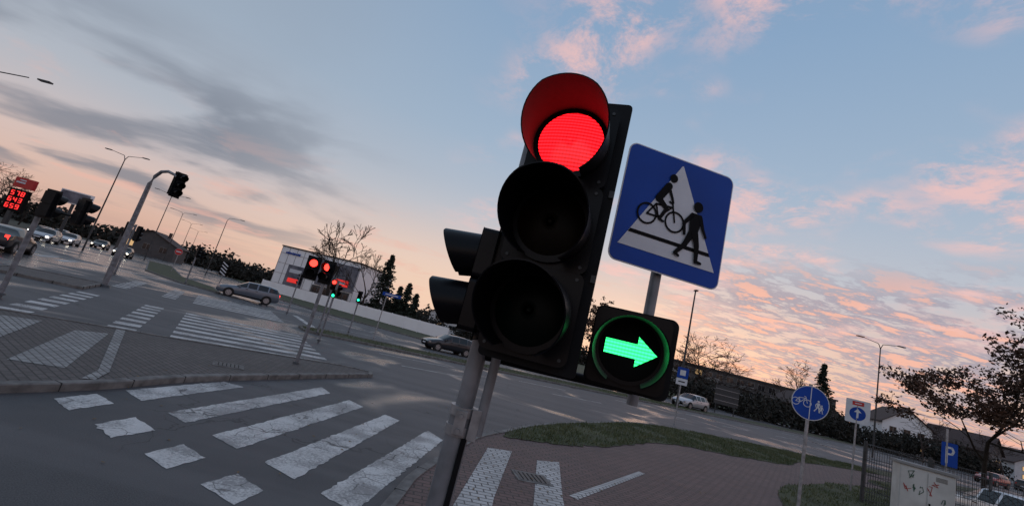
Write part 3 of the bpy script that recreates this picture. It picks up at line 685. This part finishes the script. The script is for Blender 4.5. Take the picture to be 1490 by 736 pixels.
tree('autumn_tree',29.4,25.0,9.8,33,M_bark,.62,6,M_leafb,17000,.085,.02,.14,.8,1.0);tree('autumn_tree',60,42,8,34,M_bark,.62,5,M_leafb,3500,.1,.03)
tree('bare_tree',-84,68,9.8,41,M_bark,.6,6,minr=.04);tree('bare_tree',-88,74,10.5,42,M_bark,.6,6,minr=.04);tree('bare_tree',-100,90,9,43,M_bark,.6,5,minr=.04)
tree('bare_tree',88,72,7.5,44,M_barkl,.6,5,minr=.04);tree('bare_tree',70,68,8,45,M_barkl,.6,5,minr=.04)
b=B();cs=[]
for i in range(90):
    t=i/89;cs.append((24+70*t+random.uniform(-3,3),66+14*t+random.uniform(-4,4),random.uniform(.8,2.6),random.uniform(2,3.6),random.uniform(1.5,3),random.uniform(1.2,2.6)))
leafcloud(b,cs,22000,.23,M_leafd,5);b.build('shrubs')
b=B();cs=[]
for i in range(40):
    t=i/39;cs.append((-72+26*t+random.uniform(-2,2),112+random.uniform(-4,4),random.uniform(1,3),random.uniform(2,4),3,random.uniform(1.5,3)))
leafcloud(b,cs,9000,.3,M_leafd,6);b.build('shrubs')
b=B();cs=[]
for i in range(420):
    a=-64+128*i/419+random.uniform(-.3,.3);d=random.uniform(190,260);h=random.uniform(3,7)+(2 if random.random()<.15 else 0)
    cs.append((d*math.sin(math.radians(a)),d*math.cos(math.radians(a)),h*.5,random.uniform(3,7),4,h*.7))
leafcloud(b,cs,42000,.78,M_leafd,9);b.build('distant_trees')
b=B();cs=[(-30+random.uniform(-9,9),92+random.uniform(-2,5),random.uniform(.5,2),2,2,1.5) for _ in range(10)]+[(-10+random.uniform(-9,12),80+random.uniform(-3,5),random.uniform(.8,2.4),2.2,2,1.8) for _ in range(16)]
leafcloud(b,cs,9000,.2,M_leafd,11);b.build('shrubs')
# ------------------------------------------------------------------ sky
SAZ=math.radians(24)
w=bpy.data.worlds.new('World');sc.world=w;w.use_nodes=True;nt=w.node_tree;N=nt.nodes;L=nt.links;N.clear()
out=N.new('ShaderNodeOutputWorld');tc=N.new('ShaderNodeTexCoord');sp=N.new('ShaderNodeSeparateXYZ');L.new(tc.outputs['Generated'],sp.inputs[0])
X,Y,Zc=sp.outputs
zz=mth(N,L,'MAXIMUM',Zc,0.)
r=N.new('ShaderNodeValToRGB');L.new(zz,r.inputs[0]);el=r.color_ramp.elements
stops=[(0,(.58,.37,.31)),(.05,(.70,.46,.38)),(.13,(.69,.53,.49)),(.25,(.50,.53,.60)),(.42,(.35,.46,.60)),(.65,(.25,.38,.56)),(1,(.18,.29,.46))]
el[0].position=0;el[0].color=(*stops[0][1],1);el[1].position=1;el[1].color=(*stops[-1][1],1)
for p_,c_ in stops[1:-1]: e=el.new(p_);e.color=(*c_,1)
base=r.outputs[0]
sd=mth(N,L,'ADD',mth(N,L,'MULTIPLY',X,math.sin(SAZ-.38)),mth(N,L,'MULTIPLY',Y,math.cos(SAZ-.38)))
warm=mth(N,L,'MULTIPLY',mrange(N,L,sd,.72,1.0),mrange(N,L,zz,.0,.33,1,0))
base=mixc(N,L,mth(N,L,'MULTIPLY',warm,.7),base,(.95,.69,.53))
den=mth(N,L,'ADD',zz,.10);cx=mth(N,L,'DIVIDE',X,den);cy=mth(N,L,'DIVIDE',Y,den)
cb=N.new('ShaderNodeCombineXYZ');L.new(cx,cb.inputs[0]);L.new(cy,cb.inputs[1]);P=cb.outputs[0]
azr=mth(N,L,'DIVIDE',X,mth(N,L,'MAXIMUM',mth(N,L,'ABSOLUTE',Y),.2))
mp=N.new('ShaderNodeMapping');mp.inputs['Rotation'].default_value=(0,0,.5);mp.inputs['Scale'].default_value=(.8,1.1,1);L.new(P,mp.inputs[0])
n1=noise(N,L,mp.outputs[0],1.0,5,.52,.3)
lm=mrange(N,L,azr,-.15,-.8,0,1)
base=mixc(N,L,mth(N,L,'MULTIPLY',mrange(N,L,azr,.1,-.9,0,.45),mrange(N,L,zz,.08,.3)),base,(.36,.40,.46))
k1=mth(N,L,'MULTIPLY',mth(N,L,'MULTIPLY',mrange(N,L,n1,.45,.62),lm),mrange(N,L,zz,.02,.10))
k1=mth(N,L,'MULTIPLY',k1,mrange(N,L,zz,.25,.42,1,.12))
base=mixc(N,L,mth(N,L,'MULTIPLY',k1,.78),base,(.18,.205,.265))
n2=noise(N,L,mp.outputs[0],1.9,5,.6,.4)
k2=mth(N,L,'MULTIPLY',mrange(N,L,n2,.52,.68),mrange(N,L,zz,.32,.06,0,1))
base=mixc(N,L,mth(N,L,'MULTIPLY',k2,.6),base,(.84,.47,.39))
mp2=N.new('ShaderNodeMapping');mp2.inputs['Rotation'].default_value=(0,0,-.3);mp2.inputs['Scale'].default_value=(1,1.6,1);L.new(P,mp2.inputs[0])
n3=noise(N,L,mp2.outputs[0],2.7,6,.68,.2)
rm=mth(N,L,'MULTIPLY',mrange(N,L,azr,.25,.6),mth(N,L,'MULTIPLY',mrange(N,L,zz,.32,.20),mrange(N,L,zz,.0,.05)))
kd=mth(N,L,'MULTIPLY',mrange(N,L,n3,.42,.50),rm)
base=mixc(N,L,mth(N,L,'MULTIPLY',kd,.85),base,(.33,.31,.40))
kp=mth(N,L,'MULTIPLY',mrange(N,L,n3,.52,.59),rm)
base=mixc(N,L,mth(N,L,'MULTIPLY',kp,.9),base,(.93,.48,.37))
n4=noise(N,L,P,4.2,6,.72,.3);n5=noise(N,L,P,1.4,3)
rm2=mth(N,L,'MULTIPLY',mrange(N,L,azr,-.25,.05),mrange(N,L,zz,.10,.22))
k4=mth(N,L,'MULTIPLY',mth(N,L,'MULTIPLY',mrange(N,L,n4,.40,.62),mrange(N,L,n5,.44,.60)),rm2)
base=mixc(N,L,mth(N,L,'MULTIPLY',k4,.85),base,(.88,.55,.52))
below=mrange(N,L,Zc,-.02,0,0,1)
base=mixc(N,L,below,(.06,.05,.05),base)
bg=N.new('ShaderNodeBackground');L.new(base,bg.inputs[0]);bg.inputs[1].default_value=.96
sky=N.new('ShaderNodeTexSky');sky.sky_type='NISHITA';sky.sun_disc=False;sky.sun_elevation=math.radians(2);sky.sun_rotation=SAZ
bg2=N.new('ShaderNodeBackground');L.new(sky.outputs[0],bg2.inputs[0]);bg2.inputs[1].default_value=.015
ad=N.new('ShaderNodeAddShader');L.new(bg.outputs[0],ad.inputs[0]);L.new(bg2.outputs[0],ad.inputs[1]);L.new(ad.outputs[0],out.inputs[0])
sl=bpy.data.lights.new('sun','SUN');sl.energy=.06;sl.angle=math.radians(20);sl.color=(1,.62,.45)
so=bpy.data.objects.new('sun',sl);sc.collection.objects.link(so)
d=Vector((math.sin(SAZ)*math.cos(.035),math.cos(SAZ)*math.cos(.035),math.sin(.035)));so.rotation_euler=d.to_track_quat('Z','Y').to_euler()
# ------------------------------------------------------------------ camera
th=math.radians(11.35);ph=math.radians(14.5)
F=Vector((0,math.cos(th),math.sin(th)));r0=Vector((1,0,0));u0=Vector((0,-math.sin(th),math.cos(th)))
Rv=math.cos(ph)*r0+math.sin(ph)*u0;Uv=-math.sin(ph)*r0+math.cos(ph)*u0
cd=bpy.data.cameras.new('Camera');cd.lens=36*620/1490;cd.sensor_width=36;cd.clip_end=3000;cd.clip_start=.05
cam=bpy.data.objects.new('Camera',cd);sc.collection.objects.link(cam)
cam.matrix_world=Matrix(((Rv.x,Uv.x,-F.x,0),(Rv.y,Uv.y,-F.y,0),(Rv.z,Uv.z,-F.z,2.2),(0,0,0,1)))
sc.camera=cam
sc.view_settings.view_transform='Standard';sc.view_settings.look='None';sc.view_settings.exposure=0
